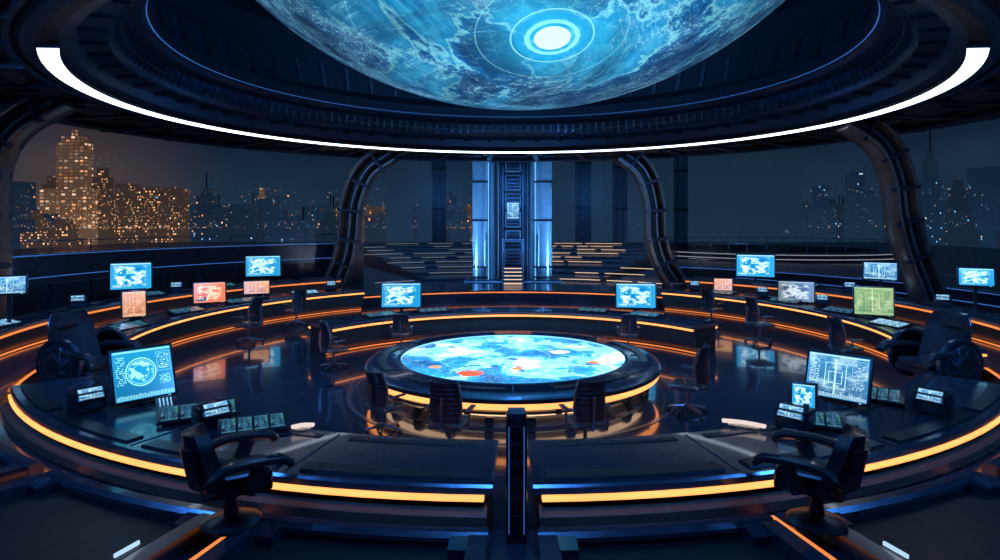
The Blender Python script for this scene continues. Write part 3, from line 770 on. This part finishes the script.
for px, top, w, m in ((103, 168, 14, C_warm), (52, 176, 12, C_warm), (128, 184, 12, C_warm), (262, 188, 7, C_hot), (20, 182, 14, C_mix), (180, 190, 10, C_warm), (930, 150, 10, C_cool), (855, 172, 10, C_cool), (985, 168, 16, C_cool), (900, 176, 10, C_mix), (820, 186, 9, C_cool), (958, 180, 12, C_mix)):
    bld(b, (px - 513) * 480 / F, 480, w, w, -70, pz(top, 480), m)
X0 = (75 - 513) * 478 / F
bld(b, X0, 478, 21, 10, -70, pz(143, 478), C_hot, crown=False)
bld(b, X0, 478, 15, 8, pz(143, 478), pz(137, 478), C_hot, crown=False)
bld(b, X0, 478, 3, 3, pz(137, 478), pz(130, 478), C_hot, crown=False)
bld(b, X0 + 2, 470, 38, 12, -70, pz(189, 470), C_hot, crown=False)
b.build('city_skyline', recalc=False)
b = B()
L_w = glow('street_lamp_warm', (1, .33, .09), 2.4); L_w2 = glow('street_lamp_pale', (1, .62, .32), 2.0); L_c = glow('street_lamp_cool', (.25, .6, 1), 1.2); L_d = glow('street_lamp_dim', (.7, .36, .2), .5)
rl = random.Random(11)
def dot(px, py, D_, r, m):
    X = (px - 513) * D_ / F; z = pz(py, D_)
    P = [Vector((X, D_, z)) + Vector(v) * r for v in ((1, 0, 0), (0, 0, 1), (-1, 0, 0), (0, 0, -1), (0, -1, 0), (0, 1, 0))]
    V = [b.bm.verts.new(p) for p in P]; i = b.mi(m)
    for a_, c_ in ((0, 1), (1, 2), (2, 3), (3, 0)):
        for t_ in (4, 5): b.bm.faces.new((V[a_], V[c_], V[t_])).material_index = i
for i in range(1900):
    reg = rl.random()
    D_ = rl.uniform(400, 466); h = rl.random() ** 2.2 * 40
    if reg < .38: px = rl.gauss(110, 52); m = rl.choice([L_w, L_w, L_w2, L_d, L_d]); h = rl.random() ** 2.0 * 40
    elif reg < .68: px = rl.uniform(-120, 340); m = rl.choice([L_w, L_d, L_d, L_c, L_w2])
    elif reg < .82: px = rl.uniform(340, 480); m = rl.choice([L_w, L_d, L_d, L_c])
    elif reg < .86: px = rl.uniform(560, 790); m = rl.choice([L_d, L_c, L_d])
    else: px = rl.uniform(790, 1100); m = rl.choice([L_c, L_c, L_d, L_w2]); h = rl.random() ** 1.5 * 46
    big = rl.random() < .04
    dot(px, 228 - h, D_, .62 if big else rl.uniform(.14, .32), m)
b.build('city_street_lights', recalc=False)
b = B()
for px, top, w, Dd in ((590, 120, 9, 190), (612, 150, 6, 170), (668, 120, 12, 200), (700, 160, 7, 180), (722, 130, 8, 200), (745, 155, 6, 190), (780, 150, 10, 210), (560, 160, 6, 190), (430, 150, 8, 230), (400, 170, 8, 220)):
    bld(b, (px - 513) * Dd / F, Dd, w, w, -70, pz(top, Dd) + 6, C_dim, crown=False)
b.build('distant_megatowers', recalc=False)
k = NT('night_ground'); uvn = k.noise(k.coord(), .02, 3)
k.surf(k.mix(uvn, (.008, .012, .02), (.014, .02, .03)), .9, emis=(.005, .012, .024), estr=1.0)
b = B(); b.box((0, 0, -1), (4000, 3000, 2), k.m); b.build('city_ground', (0, 1650, -70))

# ---------------- world
w = bpy.data.worlds.new('night_sky'); sc.world = w; w.use_nodes = True; t = w.node_tree; t.nodes.clear()
class WN(NT):
    def __init__(s): s.t = t
k = WN()
o = t.nodes.new('ShaderNodeOutputWorld'); bg = t.nodes.new('ShaderNodeBackground')
g = k.coord('Generated'); x, y, z = k.sep(g)
col = k.ramp(z, [(.0, (.016, .036, .066)), (.05, (.010, .025, .050)), (.13, (.005, .013, .032)), (.5, (.003, .008, .024))])
dd = k.vm('DISTANCE', g, (-.57, .81, .02), out=1)
wm = k.math('POWER', k.math('SUBTRACT', 1.0, k.math('MULTIPLY', dd, 4.5), clamp=True), 2)
col = k.mix(wm, col, (.12, .062, .038))
cl = k.noise(k.vm('MULTIPLY', g, (1, 1, 3)), 4, 6, .6)
col = k.mix(k.ramp(cl, [(.45, 0.), (.7, .6)]), col, (.014, .032, .056))
t.links.new(col, bg.inputs[0]); bg.inputs[1].default_value = 1.0; t.links.new(bg.outputs[0], o.inputs[0])

# ---------------- lights
def area(name, loc, tgt, size, power, col):
    l = bpy.data.lights.new(name, 'AREA'); l.shape = 'DISK'; l.size = size; l.energy = power; l.color = col
    o = bpy.data.objects.new(name, l); sc.collection.objects.link(o); o.location = loc
    o.rotation_euler = (Vector(tgt) - Vector(loc)).to_track_quat('-Z', 'Y').to_euler(); return o
def spot(name, loc, tgt, power, col, ang=70, r=.15):
    l = bpy.data.lights.new(name, 'SPOT'); l.spot_size = rad(ang); l.spot_blend = .8; l.energy = power; l.color = col; l.shadow_soft_size = r
    o = bpy.data.objects.new(name, l); sc.collection.objects.link(o); o.location = loc
    o.rotation_euler = (Vector(tgt) - Vector(loc)).to_track_quat('-Z', 'Y').to_euler(); return o
area('ceiling_fill_light', (0, 5.5, 7.6), (0, 14, 0), 3, 420, (.10, .38, 1))  # unseen blue fills added above the frame for rim highlights
area('ceiling_fill_light', (-9, 6, 7.4), (-8, 14, 0), 2, 420, (.10, .38, 1))
area('ceiling_fill_light', (9, 6, 7.4), (8, 14, 0), 2, 420, (.10, .38, 1))
for x in (-6, 0, 6):
    spot('dome_fill_light', (x, 11.6 if x == 0 else 13.2, 8.9), (x * 1.2, 20, 0), 2600, (.12, .42, 1), 115, .25)  # unseen blue fills added in the near dome opening to brighten the room
spot('plaza_fill_light', (0, 60, 24), (0, 50, 0), 16000, (.3, .55, 1), 110)  # unseen fill added to brighten the plaza steps
spot('column_fill_light', (-7, 35.6, 1.0), (-1.8, 39, 5), 4500, (.22, .55, 1), 80)  # added fills that brighten the columns, no fixture modelled
spot('column_fill_light', (7, 35.6, 1.0), (1.8, 39, 5), 4500, (.22, .55, 1), 80)
spot('rib_fill_light', (-5, 29, 1.2), (-8.4, 32.6, 5), 500, (.9, .75, .7), 80)  # added fills that lift the dark ribs, no fixture modelled
spot('rib_fill_light', (5, 29, 1.2), (7.6, 32.9, 5), 500, (.9, .75, .7), 80)
spot('rib_fill_light', (11.5, 19.5, 1.3), (14.2, 22.6, 4.5), 300, (1, .7, .48), 90)
spot('rib_fill_light', (-12.8, 17.5, 1.3), (-15.2, 18.6, 4.5), 120, (1, .7, .48), 90)
spot('chair_fill_light', (-15.8, 6, 4.5), (-9.8, 14.3, 1), 450, (.3, .6, 1), 60)  # unseen fills added to bring out the hubs of the side chairs
spot('chair_fill_light', (15.8, 6, 4.5), (9.7, 14.3, 1), 450, (.3, .6, 1), 60)

# ---------------- camera
cam = bpy.data.cameras.new('camera'); co = bpy.data.objects.new('camera', cam); sc.collection.objects.link(co)
co.location = (0, 0, 4.1); co.rotation_euler = (pi / 2, 0, 0)
cam.sensor_width = 36; cam.lens = 36 * 620 / 1000; cam.shift_x = -.013; cam.shift_y = -.058; cam.clip_end = 4000
sc.camera = co
